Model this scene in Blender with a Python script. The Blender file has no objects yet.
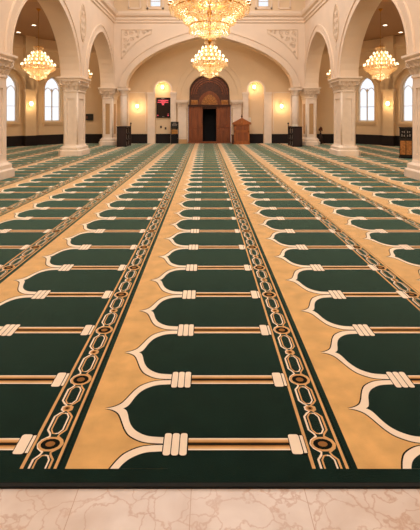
import bpy, bmesh, math, random
from mathutils import Vector, Matrix
random.seed(7)
C = bpy.context.scene.collection
PI = math.pi
H = 1.6          # eye height
F = 420.0        # focal length in pixels

# ------------------------------------------------------------------ materials
def lin(r, g, b):
    f = lambda c: (c/12.92 if c <= .04045 else ((c+.055)/1.055)**2.4)
    return (f(r/255), f(g/255), f(b/255), 1)

def new_mat(name):
    m = bpy.data.materials.new(name); m.use_nodes = True
    nt = m.node_tree
    b = nt.nodes['Principled BSDF']
    return m, nt, b

def noise_mix(nt, b, c1, c2, scale, detail=3, lo=.35, hi=.65, vec=None, dist=0.0):
    tc = nt.nodes.new('ShaderNodeTexCoord')
    n = nt.nodes.new('ShaderNodeTexNoise')
    n.inputs['Scale'].default_value = scale; n.inputs['Detail'].default_value = detail
    n.inputs['Distortion'].default_value = dist
    r = nt.nodes.new('ShaderNodeValToRGB')
    r.color_ramp.elements[0].position = lo; r.color_ramp.elements[0].color = c1
    r.color_ramp.elements[1].position = hi; r.color_ramp.elements[1].color = c2
    if vec:
        mp = nt.nodes.new('ShaderNodeMapping'); mp.inputs['Scale'].default_value = vec
        nt.links.new(tc.outputs['Object'], mp.inputs['Vector']); nt.links.new(mp.outputs[0], n.inputs['Vector'])
    else:
        nt.links.new(tc.outputs['Object'], n.inputs['Vector'])
    nt.links.new(n.outputs['Fac'], r.inputs['Fac'])
    nt.links.new(r.outputs['Color'], b.inputs['Base Color'])
    return n, r

def bump(nt, b, src, strength, dist=.01):
    bp = nt.nodes.new('ShaderNodeBump'); bp.inputs['Strength'].default_value = strength; bp.inputs['Distance'].default_value = dist
    nt.links.new(src, bp.inputs['Height']); nt.links.new(bp.outputs[0], b.inputs['Normal'])

def simple(name, col, rough=.6, metal=0, var=.06, scale=6, vec=None):
    m, nt, b = new_mat(name)
    c1 = tuple(max(0, c*(1-var)) for c in col[:3])+(1,); c2 = tuple(min(1, c*(1+var)) for c in col[:3])+(1,)
    noise_mix(nt, b, c1, c2, scale, vec=vec)
    b.inputs['Roughness'].default_value = rough; b.inputs['Metallic'].default_value = metal
    return m

def pile(name, col, sheen=.25, tint=None, var=.22):
    m, nt, b = new_mat(name)
    c1 = tuple(c*(1-var) for c in col[:3])+(1,); c2 = tuple(min(1, c*(1+var)) for c in col[:3])+(1,)
    noise_mix(nt, b, c1, c2, 7, 6, .3, .7)
    tc = nt.nodes.new('ShaderNodeTexCoord'); n2 = nt.nodes.new('ShaderNodeTexNoise')
    n2.inputs['Scale'].default_value = 260; n2.inputs['Detail'].default_value = 2
    nt.links.new(tc.outputs['Object'], n2.inputs['Vector'])
    bump(nt, b, n2.outputs['Fac'], .5, .004)
    b.inputs['Roughness'].default_value = 1
    b.inputs['Specular IOR Level'].default_value = .05
    b.inputs['Sheen Weight'].default_value = sheen
    b.inputs['Sheen Roughness'].default_value = .35
    if tint: b.inputs['Sheen Tint'].default_value = tint
    return m

def emit(name, col, s):
    m, nt, b = new_mat(name)
    b.inputs['Base Color'].default_value = col
    b.inputs['Emission Color'].default_value = col
    b.inputs['Emission Strength'].default_value = s
    m.cycles.emission_sampling = 'NONE'
    return m

M = {}
M['plaster'] = simple('cream_plaster', lin(232, 208, 182), .8, var=.02, scale=1.5)
M['plaster_warm'] = simple('tan_plaster', lin(226, 198, 160), .8, var=.02, scale=1.5)
M['stone'] = simple('pale_stone', lin(236, 216, 194), .55, var=.04, scale=4)
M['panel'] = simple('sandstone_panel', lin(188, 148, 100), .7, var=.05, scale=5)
M['relief'] = simple('carved_plaster', lin(222, 196, 166), .8, var=.05, scale=5)
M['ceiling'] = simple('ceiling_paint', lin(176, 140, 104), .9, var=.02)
M['beam'] = simple('tan_beam', lin(196, 152, 100), .8, var=.03)
M['wains'] = simple('dark_wood_wainscot', lin(22, 8, 5), .85, var=.25, scale=5, vec=(1, 1, .1))
M['wood'] = simple('carved_walnut', lin(134, 70, 28), .5, var=.25, scale=9, vec=(1, 1, .12))
M['wood_dark'] = simple('dark_walnut', lin(84, 44, 20), .6, var=.3, scale=12)
M['wood_gold'] = simple('gilded_wood', lin(176, 116, 56), .45, var=.3, scale=20)
M['mahog'] = simple('mahogany', lin(36, 14, 9), .55, var=.3, scale=6, vec=(1, 1, .15))
M['oak'] = simple('honey_oak', lin(164, 92, 36), .45, var=.2, scale=6, vec=(1, 1, .12))
M['black'] = simple('black_plastic', lin(18, 15, 14), .3, var=.1)
M['void'] = simple('black_void', lin(10, 7, 6), .9, var=.05)
M['white'] = simple('white_paint', lin(236, 228, 216), .5, var=.02)
M['paper'] = simple('white_paper', lin(238, 228, 208), .8, var=.03)
M['brass'] = simple('brass', lin(190, 138, 60), .3, 1, .1, 12)
M['book_gold'] = simple('gilt_book_cover', lin(186, 128, 56), .5, var=.15)
M['book_dark'] = simple('dark_book_cover', lin(84, 44, 28), .5, var=.2)
M['flower'] = simple('dried_flowers', lin(96, 48, 34), .9, var=.3)
M['bulb'] = emit('warm_bulb', (1, .66, .30, 1), 9)
M['flame'] = emit('chandelier_bulb', (1, .80, .50, 1), 3.2)
M['down'] = emit('downlight_lens', (1, .85, .62, 1), 9)
M['red'] = emit('red_display_text', (.85, .10, .14, 1), .75)
M['lettering'] = simple('pale_lettering', lin(170, 160, 150), .6)

# carpet
M['c_green'] = pile('green_pile', lin(9, 26, 21), .75, (.5, 1, .9, 1), .3)
M['c_tan'] = pile('tan_pile', lin(217, 172, 108), .85, (1, 1, 1, 1), .15)
M['c_cream'] = pile('cream_pile', lin(244, 226, 202), .2, (1, .9, .75, 1), .05)
M['c_gold'] = pile('gold_pile', lin(214, 168, 112), .2, (1, .85, .65, 1), .1)
M['c_brown'] = pile('brown_pile', lin(150, 104, 58), .08, (1, .8, .6, 1), .2)
M['c_dark'] = pile('black_pile', lin(20, 20, 15), .08, (.8, 1, .85, 1), .2)
M['c_bind'] = simple('black_binding', lin(10, 15, 12), .9, var=.2)

def marble():
    m, nt, b = new_mat('pink_marble')
    tc = nt.nodes.new('ShaderNodeTexCoord')
    n, r = noise_mix(nt, b, lin(214, 196, 182), lin(232, 219, 208), 5, 6, .3, .7, dist=.6)
    # veins : distorted voronoi edges
    nz = nt.nodes.new('ShaderNodeTexNoise'); nz.inputs['Scale'].default_value = 4; nz.inputs['Detail'].default_value = 8
    nt.links.new(tc.outputs['Object'], nz.inputs['Vector'])
    ad = nt.nodes.new('ShaderNodeMixRGB'); ad.blend_type = 'ADD'; ad.inputs[0].default_value = .5
    nt.links.new(tc.outputs['Object'], ad.inputs[1]); nt.links.new(nz.outputs['Color'], ad.inputs[2])
    v = nt.nodes.new('ShaderNodeTexVoronoi'); v.feature = 'DISTANCE_TO_EDGE'; v.inputs['Scale'].default_value = 7
    nt.links.new(ad.outputs[0], v.inputs['Vector'])
    vr = nt.nodes.new('ShaderNodeValToRGB')
    vr.color_ramp.elements[0].position = 0; vr.color_ramp.elements[0].color = (1, 1, 1, 1)
    vr.color_ramp.elements[1].position = .05; vr.color_ramp.elements[1].color = (0, 0, 0, 1)
    nt.links.new(v.outputs['Distance'], vr.inputs['Fac'])
    nm = nt.nodes.new('ShaderNodeTexNoise'); nm.inputs['Scale'].default_value = 3
    nt.links.new(tc.outputs['Object'], nm.inputs['Vector'])
    mul = nt.nodes.new('ShaderNodeMath'); mul.operation = 'MULTIPLY'
    nt.links.new(vr.outputs['Color'], mul.inputs[0]); nt.links.new(nm.outputs['Fac'], mul.inputs[1])
    mx = nt.nodes.new('ShaderNodeMixRGB'); mx.inputs[2].default_value = lin(186, 140, 110)
    nt.links.new(mul.outputs[0], mx.inputs[0]); nt.links.new(r.outputs['Color'], mx.inputs[1])
    # tile joints
    br = nt.nodes.new('ShaderNodeTexBrick')
    br.inputs['Color1'].default_value = (0, 0, 0, 1); br.inputs['Color2'].default_value = (0, 0, 0, 1); br.inputs['Mortar'].default_value = (1, 1, 1, 1)
    br.inputs['Scale'].default_value = 1; br.inputs['Mortar Size'].default_value = .0016
    br.inputs['Brick Width'].default_value = .49; br.inputs['Row Height'].default_value = .98; br.offset = 0
    mp = nt.nodes.new('ShaderNodeMapping'); mp.inputs['Location'].default_value = (.079, .1, 0)
    nt.links.new(tc.outputs['Object'], mp.inputs['Vector']); nt.links.new(mp.outputs[0], br.inputs['Vector'])
    mj = nt.nodes.new('ShaderNodeMixRGB'); mj.inputs[2].default_value = lin(190, 158, 134)
    nt.links.new(br.outputs['Color'], mj.inputs[0]); nt.links.new(mx.outputs[0], mj.inputs[1])
    nt.links.new(mj.outputs[0], b.inputs['Base Color'])
    b.inputs['Roughness'].default_value = .3
    return m
M['marble'] = marble()

def crystal():
    m, nt, b = new_mat('crystal')
    nt.nodes.remove(b)
    out = nt.nodes['Material Output']
    tr = nt.nodes.new('ShaderNodeBsdfTransparent'); tr.inputs[0].default_value = (1, .95, .86, 1)
    tl = nt.nodes.new('ShaderNodeBsdfTranslucent'); tl.inputs[0].default_value = (1, .84, .56, 1)
    df = nt.nodes.new('ShaderNodeBsdfDiffuse'); df.inputs[0].default_value = (1, .84, .56, 1)
    gl = nt.nodes.new('ShaderNodeBsdfGlossy'); gl.inputs[0].default_value = (1, .95, .85, 1); gl.inputs['Roughness'].default_value = .15
    a = nt.nodes.new('ShaderNodeMixShader'); a.inputs[0].default_value = .5
    nt.links.new(tl.outputs[0], a.inputs[1]); nt.links.new(df.outputs[0], a.inputs[2])
    c = nt.nodes.new('ShaderNodeMixShader'); c.inputs[0].default_value = .3
    nt.links.new(a.outputs[0], c.inputs[1]); nt.links.new(gl.outputs[0], c.inputs[2])
    d = nt.nodes.new('ShaderNodeMixShader'); d.inputs[0].default_value = .55
    nt.links.new(tr.outputs[0], d.inputs[1]); nt.links.new(c.outputs[0], d.inputs[2])
    nt.links.new(d.outputs[0], out.inputs[0])
    return m
M['crystal'] = crystal()

def glass():
    m, nt, b = new_mat('window_glass')
    nt.nodes.remove(b); out = nt.nodes['Material Output']
    tr = nt.nodes.new('ShaderNodeBsdfTransparent'); tr.inputs[0].default_value = (.95, .97, 1, 1)
    gl = nt.nodes.new('ShaderNodeBsdfGlossy'); gl.inputs['Roughness'].default_value = .05
    d = nt.nodes.new('ShaderNodeMixShader'); d.inputs[0].default_value = .06
    nt.links.new(tr.outputs[0], d.inputs[1]); nt.links.new(gl.outputs[0], d.inputs[2]); nt.links.new(d.outputs[0], out.inputs[0])
    return m
M['glass'] = glass()

# ------------------------------------------------------------------ mesh helpers
class MB:
    def __init__(s): s.v = []; s.f = []; s.m = []; s.xf = None; s.sm = []
    def vert(s, p):
        p = Vector(p)
        if s.xf is not None: p = s.xf @ p
        s.v.append(tuple(p)); return len(s.v)-1
    def face(s, pts, mi=0, smooth=False):
        s.f.append([s.vert(p) for p in pts]); s.m.append(mi); s.sm.append(smooth)
    def idx(s, ids, mi=0, smooth=False): s.f.append(list(ids)); s.m.append(mi); s.sm.append(smooth)
    def box(s, x0, x1, y0, y1, z0, z1, mi=0):
        p = [s.vert(q) for q in ((x0,y0,z0),(x1,y0,z0),(x1,y1,z0),(x0,y1,z0),(x0,y0,z1),(x1,y0,z1),(x1,y1,z1),(x0,y1,z1))]
        for a in ((0,3,2,1),(4,5,6,7),(0,1,5,4),(1,2,6,5),(2,3,7,6),(3,0,4,7)): s.idx([p[i] for i in a], mi)
    def rings(s, rings, mi=0, cap=True, smooth=False, closed=True):
        ids = [[s.vert(p) for p in r] for r in rings]
        n = len(ids[0])
        for a, b in zip(ids, ids[1:]):
            for i in range(n if closed else n-1):
                j = (i+1) % n
                s.idx((a[i], a[j], b[j], b[i]), mi, smooth)
        if cap:
            s.idx(ids[0][::-1], mi); s.idx(ids[-1], mi)
    def lathe(s, prof, n=16, c=(0,0,0), mi=0, smooth=True):
        s.rings([[(c[0]+r*math.cos(2*PI*i/n), c[1]+r*math.sin(2*PI*i/n), c[2]+z) for i in range(n)] for r, z in prof], mi, True, smooth)
    def tube(s, pts, r, n=6, mi=0, closed=False):
        pts = [Vector(p) for p in pts]; R = []
        N = len(pts)
        for i, p in enumerate(pts):
            if closed: d = pts[(i+1) % N]-pts[i-1]
            else: d = pts[min(i+1, N-1)]-pts[max(i-1, 0)]
            d.normalize()
            up = Vector((0,0,1)) if abs(d.z) < .9 else Vector((1,0,0))
            a = d.cross(up).normalized(); b = d.cross(a)
            rr = r[i] if isinstance(r, (list, tuple)) else r
            R.append([p+a*rr*math.cos(2*PI*k/n)+b*rr*math.sin(2*PI*k/n) for k in range(n)])
        if closed: R.append(R[0])
        s.rings(R, mi, not closed, True)
    def ring(s, r, z, t, n=32, mi=0, c=(0,0)):
        s.tube([(c[0]+r*math.cos(2*PI*i/n), c[1]+r*math.sin(2*PI*i/n), z) for i in range(n)], t, 5, mi, True)
    def prism(s, poly, axis, a0, a1, mi=0):
        """poly: 2-D points; axis 'y': (x,z) extruded along y, 'x': (y,z), 'z': (x,y)"""
        def q(p, a): return {'y': (p[0], a, p[1]), 'x': (a, p[0], p[1]), 'z': (p[0], p[1], a)}[axis]
        A = [s.vert(q(p, a0)) for p in poly]; B = [s.vert(q(p, a1)) for p in poly]
        s.idx(A[::-1], mi); s.idx(B, mi)
        n = len(poly)
        for i in range(n):
            j = (i+1) % n
            s.idx((A[i], A[j], B[j], B[i]), mi)
    def ball(s, c, r, n=8, mi=0, sz=1):
        prof = [(max(1e-4, r*math.sin(PI*k/n)), -r*sz*math.cos(PI*k/n)) for k in range(n+1)]
        s.lathe(prof, n+2, c, mi)
    def mesh(s, name, mats):
        me = bpy.data.meshes.new(name)
        me.from_pydata(s.v, [], s.f)
        for m in (mats if isinstance(mats, (list, tuple)) else [mats]): me.materials.append(m)
        me.polygons.foreach_set('material_index', s.m)
        me.polygons.foreach_set('use_smooth', s.sm)
        bm = bmesh.new(); bm.from_mesh(me); bmesh.ops.recalc_face_normals(bm, faces=bm.faces); bm.to_mesh(me); bm.free()
        me.update(); return me
    def build(s, name, mats, parent=None, loc=None):
        o = bpy.data.objects.new(name, s.mesh(name, mats)); C.objects.link(o)
        if loc: o.location = loc
        if parent is not None: o.parent = parent
        return o

def tag(o, label, cat, group=None):
    o['label'] = label; o['category'] = cat
    if group: o['group'] = group
    return o
def empty(name, loc, label, cat, group=None, rz=0):
    o = bpy.data.objects.new(name, None); C.objects.link(o); o.location = loc; o.rotation_euler = (0, 0, rz)
    o.empty_display_size = .2
    return tag(o, label, cat, group)
def struct(o): o['kind'] = 'structure'; return o
def children(o): return [c for c in C.objects if c.parent == o]
def copy_tree(o, parent=None):
    c = o.copy(); C.objects.link(c)
    if parent is not None: c.parent = parent
    for ch in [k for k in bpy.data.objects if k.parent == o]: copy_tree(ch, c)
    return c

def garch(t, e): return math.sqrt(max(0, (1+e)**2-(abs(t)+e)**2))/math.sqrt(1+2*e)

# wall in vertical slices. local frame: s along, z up, depth d away from the viewer side
def wall_mb(origin, u, n, length, z0, z1, thick, ops, N=28):
    """ops: list of (s0, s1, sill, topfn)"""
    mb = MB(); u = Vector(u).normalized(); n = Vector(n).normalized(); o = Vector(origin)
    def P(s, z, d): q = o+u*s+n*d; return (q.x, q.y, z)
    cuts = {0.0, float(length)}
    for (a, b, sill, fn) in ops:
        for k in range(N+1):
            t = -math.cos(PI*k/N); cuts.add(round(max(0, min(length, (a+b)/2+(b-a)/2*t)), 5))
    cuts = sorted(cuts)
    def op_at(s):
        for q in ops:
            if q[0] < s < q[1]: return q
        return None
    def quad(a, b, za, zb, zc, zd):  # bottom a za, bottom b zb, top b zc, top a zd
        for d in (0, thick): mb.face((P(a,za,d), P(b,zb,d), P(b,zc,d), P(a,zd,d)))
        mb.face((P(a,za,0), P(b,zb,0), P(b,zb,thick), P(a,za,thick)))
        mb.face((P(a,zd,0), P(b,zc,0), P(b,zc,thick), P(a,zd,thick)))
    for a, b in zip(cuts, cuts[1:]):
        if b-a < 1e-5: continue
        q = op_at((a+b)/2)
        if q is None: quad(a, b, z0, z0, z1, z1)
        else:
            e = 1e-6
            ta = q[3](min(max(a, q[0]+e), q[1]-e)); tb = q[3](min(max(b, q[0]+e), q[1]-e))
            if q[2] > z0+1e-4: quad(a, b, z0, z0, q[2], q[2])
            quad(a, b, ta, tb, z1, z1)
    for (a, b, sill, fn) in ops:
        for s_, e in ((a, 1e-6), (b, -1e-6)):
            zt = fn(s_+e)
            if zt > sill+1e-3 and 0 <= s_ <= length: mb.face((P(s_,sill,0), P(s_,zt,0), P(s_,zt,thick), P(s_,sill,thick)))
    for s_ in (0, length): mb.face((P(s_,z0,0), P(s_,z1,0), P(s_,z1,thick), P(s_,z0,thick)))
    return mb

def arch_pts(c, a, spring, rise, e, n=36, low=None):
    pts = []
    if low is not None: pts.append((c-a, low))
    for k in range(n+1):
        t = -math.cos(PI*k/n); pts.append((c+a*t, spring+rise*garch(t, e)))
    if low is not None: pts.append((c+a, low))
    return pts
def offset_pts(pts, d):
    out = []
    for i, p in enumerate(pts):
        a = pts[max(i-1, 0)]; b = pts[min(i+1, len(pts)-1)]
        tx, tz = b[0]-a[0], b[1]-a[1]; l = math.hypot(tx, tz) or 1
        out.append((p[0]-tz/l*d, p[1]+tx/l*d))
    return out
def band(mb, pts, o0, o1, d0, d1, P, mi=0):
    """moulding following pts between outward offsets o0..o1, from depth d0 to d1"""
    A = offset_pts(pts, o0); B = offset_pts(pts, o1)
    for i in range(len(pts)-1):
        a, b, c, d = A[i], A[i+1], B[i+1], B[i]
        mb.face((P(*a,d1), P(*b,d1), P(*c,d1), P(*d,d1)), mi)
        mb.face((P(*a,d0), P(*b,d0), P(*b,d1), P(*a,d1)), mi)
        mb.face((P(*d,d0), P(*c,d0), P(*c,d1), P(*d,d1)), mi)
    for i in (0, len(pts)-1):
        mb.face((P(*A[i],d0), P(*A[i],d1), P(*B[i],d1), P(*B[i],d0)), mi)

# ------------------------------------------------------------------ main dimensions
X0 = 5.4; XT = 6.1; SPR = 3.27
PIERS = [(10.15, 11.4), (17.28, 18.53), (23.6, 24.85)]
YT = 23.75; YB = 25.55; ZC = 10.2
trim_no = [0]
def trim(mb, m, parent=None):
    trim_no[0] += 1
    return struct(mb.build('trim_%d' % trim_no[0], m, parent))

# floor, ceiling
mb = MB(); mb.box(-13.2, 13.2, -6.2, 28, -.2, 0); struct(mb.build('floor', M['marble']))
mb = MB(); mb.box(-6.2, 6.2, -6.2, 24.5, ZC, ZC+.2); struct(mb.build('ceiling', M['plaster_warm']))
ZA = 6.1
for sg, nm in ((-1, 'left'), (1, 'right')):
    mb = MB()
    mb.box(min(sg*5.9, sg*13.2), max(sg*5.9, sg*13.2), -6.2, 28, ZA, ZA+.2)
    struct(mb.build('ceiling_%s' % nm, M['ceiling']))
    mb = MB()
    mb.box(min(sg*6.1, sg*12.6), max(sg*6.1, sg*12.6), 14.9, 15.3, ZA-.28, ZA); mb.box(min(sg*6.1, sg*12.6), max(sg*6.1, sg*12.6), 14.84, 15.36, ZA-.1, ZA)
    trim(mb, M['beam'])
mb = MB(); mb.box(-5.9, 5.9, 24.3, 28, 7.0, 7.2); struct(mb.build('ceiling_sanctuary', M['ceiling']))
mb = MB(); mb.box(-13.2, 13.2, -6.4, -6.2, 0, ZC+.2); struct(mb.build('wall_front', M['plaster']))

# ---- arcade walls
BAYS = [(4.85, 10.15), (11.4, 17.28), (18.53, 23.6)]
RISE = 2.62; AE = .28
for sg, nm in ((-1, 'left'), (1, 'right')):
    ops = []
    for (a, b) in BAYS:
        c, h = (a+b)/2, (b-a)/2
        ops.append((a+6.2, b+6.2, SPR, (lambda s, c=c, h=h: SPR+RISE*garch(min(1, abs(s-6.2-c)/h), AE))))
    mb = wall_mb((sg*X0, -6.2, 0), (0,1,0), (sg,0,0), 24.85+6.2, SPR, ZC, XT-X0, ops)
    mb.box(min(sg*X0, sg*XT), max(sg*X0, sg*XT), -6.2, 4.85, .0145, SPR)
    struct(mb.build('wall_%s' % nm, M['plaster']))
    def P(s, z, d, sg=sg): return (sg*(X0-d), s, z)
    mb = MB()
    for (a, b) in BAYS:
        pts = arch_pts((a+b)/2, (b-a)/2, SPR, RISE, AE)
        band(mb, pts, 0, .06, 0, .05, P); band(mb, pts, .06, .30, 0, .025, P); band(mb, pts, .30, .37, 0, .06, P)
        pts2 = pts
        def P2(s, z, d, sg=sg): return (sg*(XT+d), s, z)
        band(mb, pts2, 0, .25, 0, .03, P2)
    trim(mb, M['plaster'])
    # cornice along the nave
    prof = [(0,6.9),(.06,6.95),(.06,7.05),(.12,7.1),(.12,7.22),(.22,7.3),(.26,7.42),(.26,7.55),(0,7.55)]
    mb = MB(); mb.rings([[(sg*(X0-d), y, z) for d, z in prof] for y in (-6.2, YT)]); trim(mb, M['plaster'])

# ---- pointed oval cartouches on the arcade spandrels + relief
def spiral(mb, cx, cz, r, turns, P, sgn=1, a0=0, th=.016):
    pts = []
    n = int(14*turns)
    for k in range(n+1):
        t = k/n; a = a0+sgn*t*turns*2*PI; rr = r*(1-.85*t)
        pts.append(P(cx+rr*math.cos(a), cz+rr*math.sin(a), .008))
    mb.tube(pts, th, 4)
def leaf2d(mb, cx, cz, l, w, ang, P, d=.03):
    ca, sa = math.cos(ang), math.sin(ang)
    base = [(0,0),(l*.35,w*.5),(l*.7,w*.38),(l,0),(l*.7,-w*.38),(l*.35,-w*.5)]
    q = [(cx+x*ca-z*sa, cz+x*sa+z*ca) for x, z in base]
    m = (cx+l*.5*ca, cz+l*.5*sa)
    for i in range(6):
        a, b = q[i], q[(i+1) % 6]
        mb.face((P(*a,.002), P(*b,.002), P(*m,d)))
for sg in (-1, 1):
    def P(s, z, d, sg=sg): return (sg*(X0-d), s, z)
    for yc in (17.9,):
        mb = MB(); pts = []
        for k in range(24):
            a = 2*PI*k/24; pts.append((yc+.42*math.sin(a)*(1-.25*abs(math.cos(a))**3), 5.62-.82*math.cos(a)))
        pts.append(pts[0]); band(mb, pts, 0, .05, 0, .035, P)
        for zz in (5.0, 5.3, 5.62, 5.94, 6.24):
            w = .24*(1-abs(zz-5.62)/1.0)
            spiral(mb, yc-w, zz, .13, 1.4, P, 1); spiral(mb, yc+w, zz, .13, 1.4, P, -1, PI)
            leaf2d(mb, yc, zz-.12, .28, .14, PI/2, P)
        leaf2d(mb, yc, 4.8, .4, .1, -PI/2, P)
        trim(mb, M['relief'])

# ---- transverse (sanctuary) arch wall
TH, TR, TE, TSP = 4.72, 3.0, .8, 3.27
ft = lambda s: TSP+TR*garch(min(1, abs(s-X0)/TH), TE)
mb = wall_mb((-X0, YT, 0), (1,0,0), (0,1,0), 2*X0, TSP, 7.55, .65, [(X0-TH, X0+TH, TSP, ft)])
struct(mb.build('wall_sanctuary_arch', M['plaster']))
def PT(s, z, d): return (s, YT-d, z)
mb = MB(); pts = arch_pts(0, TH, TSP, TR, TE)
band(mb, pts, 0, .08, 0, .06, PT); band(mb, pts, .08, .36, 0, .025, PT); band(mb, pts, .36, .44, 0, .07, PT)
trim(mb, M['plaster'])
prof = [(0,6.9),(.06,6.95),(.06,7.05),(.12,7.1),(.12,7.22),(.22,7.3),(.26,7.42),(.26,7.55),(0,7.55)]
mb = MB(); mb.rings([[(x, YT-d, z) for d, z in prof] for x in (-X0, X0)]); trim(mb, M['plaster'])
# spandrel relief panels
for sg in (-1, 1):
    mb = MB()
    L = [(sg*4.97, 4.9), (sg*4.97, 6.55), (sg*3.25, 6.55), (sg*3.3, 6.35), (sg*3.75, 6.12), (sg*4.2, 5.8), (sg*4.6, 5.4), (sg*4.97, 4.9)]
    if sg < 0: L = L[::-1]
    band(mb, L, -.03, .03, 0, .035, PT)
    for (x, z, r) in ((4.75,6.33,.16),(4.4,6.36,.14),(4.05,6.38,.13),(3.72,6.4,.1),(4.74,5.98,.16),(4.4,6.05,.14),(4.76,5.62,.13),(4.08,6.16,.09),(4.82,5.3,.08),(3.48,6.45,.06),(4.58,5.75,.09)):
        spiral(mb, sg*x, z, r, 1.5, PT, sg, random.random()*6); leaf2d(mb, sg*x, z, r*1.3, r*.8, random.random()*6, PT)
    trim(mb, M['relief'])
# clerestory above the cornice with windows
ops = [(X0-3.06-.31, X0-3.06+.31, 7.86, lambda s: 9.3), (X0+3.06-.31, X0+3.06+.31, 7.86, lambda s: 9.3)]
mb = wall_mb((-X0, YT, 0), (1,0,0), (0,1,0), 2*X0, 7.55, ZC, .4, ops, 2)
struct(mb.build('wall_clerestory', M['plaster_warm']))
mb = MB()
for sg in (-1, 1):
    for x in (4.6, 3.95):
        mb.box(min(sg*x, sg*(x-.08)), max(sg*x, sg*(x-.08)), YT-.05, YT, 7.75, ZC)
    mb.box(min(sg*4.6, sg*3.95), max(sg*4.6, sg*3.95), YT-.05, YT, 7.7, 7.8)
    for a in (3.46, 2.66-.08+.0): mb.box(min(sg*a, sg*(a+.09)), max(sg*a, sg*(a+.09)), YT-.05, YT, 7.7, 9.4)
    mb.box(min(sg*2.58, sg*3.55), max(sg*2.58, sg*3.55), YT-.05, YT, 7.7, 7.8)
    mb.box(-.09 if sg<0 else 1.2, .0 if sg<0 else 1.29, YT-.05, YT, 7.75, ZC)
trim(mb, M['plaster'])
win_no = [0]
def window_root():
    win_no[0] += 1
    return 'window_%d' % win_no[0]
for sg in (-1, 1):
    cx = sg*3.06; f = MB()
    for (a, b, c, d) in ((-.31,-.26,7.86,9.3),(.26,.31,7.86,9.3),(-.31,.31,7.86,7.92),(-.31,.31,9.24,9.3),(-.31,.31,8.18,8.21),(-.31,.31,8.6,8.63)):
        f.box(cx+a, cx+b, YT+.12, YT+.18, c, d)
    w = struct(f.build(window_root(), M['white']))
    g = MB(); g.box(cx-.29, cx+.29, YT+.145, YT+.155, 7.88, 9.28); g.build('pane', M['glass'], w)

# ---- sanctuary back wall with mihrab and two lamp niches
S = YB/F
fx = lambda px: (px-209.5)*S
fz = lambda py: H-(py-117)*S
WB = 8.85
def mih(s):
    x = abs(s-WB)
    if x > 1.235: return 2.36
    z = 3.1+math.sqrt(max(0, 1.235**2-x*x))*.9
    return z+.10*max(0, 1-x/.5)
NX = 2.83
def nich(c):
    return lambda s: 3.28+.46*math.sqrt(max(0, 1-min(1, abs(s-WB-c)/.46)**2))
ops = [(WB-1.31, WB+1.31, 0, mih), (WB-NX-.46, WB-NX+.46, .0, nich(-NX)), (WB+NX-.46, WB+NX+.46, .0, nich(NX))]
mb = wall_mb((-WB, YB, 0), (1,0,0), (0,1,0), 2*WB, 0, 7.0, .22, ops, 40)
for sg in (-1, 1): mb.box(sg*NX-.5, sg*NX+.5, YB+.22, YB+.3, 0, 3.9)
struct(mb.build('wall_back', M['plaster_warm']))
def PB(s, z, d): return (s, YB-d, z)
# pilasters and mouldings on the back wall
mb = MB()
for sg in (-1, 1):
    for (a, b) in ((3.31, 3.76), (2.02, 2.36)):
        lo, hi = min(sg*a, sg*b), max(sg*a, sg*b)
        mb.box(lo, hi, YB-.12, YB, 0, 3.0); mb.box(lo-.04, hi+.04, YB-.16, YB, 3.0, 3.12); mb.box(lo-.02, hi+.02, YB-.14, YB, 2.9, 2.95)
    pts = arch_pts(sg*NX, .47, 3.28, .47, 0, 20, 3.12); band(mb, pts, 0, .10, 0, .04, PB)
    lo, hi = (3.85, 4.95)
    for (a, b, c, d) in ((3.85,3.9,.75,3.12),(4.9,4.95,.75,3.12),(3.85,4.95,3.07,3.12)):
        mb.box(min(sg*a, sg*b), max(sg*a, sg*b), YB-.03, YB, c, d)
trim(mb, M['stone']); mb = MB()
pts = arch_pts(0, 1.75, 2.75, 2.25, .35, 40, 2.7)
band(mb, pts, 0, .08, 0, .06, PB); band(mb, pts, .08, .3, 0, .03, PB); band(mb, pts, .3, .36, 0, .06, PB)
pts = [(1.235*math.cos(a)*-1, 3.1+1.235*.92*math.sin(a)) for a in [PI*k/30 for k in range(31)]]
band(mb, pts, .02, .12, 0, .05, PB)
trim(mb, M['plaster_warm'])

# ---- sanctuary arch responds (slim half columns under the big arch)
for sg, side in ((-1, 'left'), (1, 'right')):
    e = empty('engaged_column', (sg*4.91, 24.08, .0145), 'slim cream half column behind the low bookcase, under the %s end of the big arch' % side, 'column')
    mb = MB(); mb.lathe([(.21,.4),(.2,2.85)], 16); mb.build('shaft', M['stone'], e)
    mb = MB(); mb.box(-.28,.28,-.28,.28,0,.3); mb.lathe([(.27,.3),(.27,.34),(.22,.4)], 16); mb.build('base', M['stone'], e)
    mb = MB(); mb.lathe([(.2,2.8),(.23,2.84),(.2,2.88),(.22,2.95),(.3,3.12)], 16); mb.box(-.32,.32,-.32,.32,3.11,3.253); mb.build('capital', M['stone'], e)

# ---- big piers
def chamf(hx, hy, c, z): return [(-hx+c,-hy,z),(hx-c,-hy,z),(hx,-hy+c,z),(hx,hy-c,z),(hx-c,hy,z),(-hx+c,hy,z),(-hx,hy-c,z),(-hx,-hy+c,z)]
def leaf3d(mb, base, out, up_h, w, curl):
    """acanthus tongue: base point, outward unit vector, height, width"""
    out = Vector(out); side = Vector((-out.y, out.x, 0)); base = Vector(base)
    prof = [(0,0,.8),(.015,.3,1),(.035,.6,.9),(.075,.85,.65),(.115,.95,.4),(.125,.86,.12)]
    rows = []
    for d, h, ww in prof:
        p = base+out*(d*curl*1.5+.004)+Vector((0,0,h*up_h))
        rows.append((p-side*w/2*ww, p+out*.022, p+side*w/2*ww))
    for a, b in zip(rows, rows[1:]):
        mb.face((a[0],a[1],b[1],b[0]),0,True); mb.face((a[1],a[2],b[2],b[1]),0,True)
        o2 = out*-.012
        mb.face((a[0]+o2,b[0]+o2,b[2]+o2,a[2]+o2),0,True)
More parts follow.
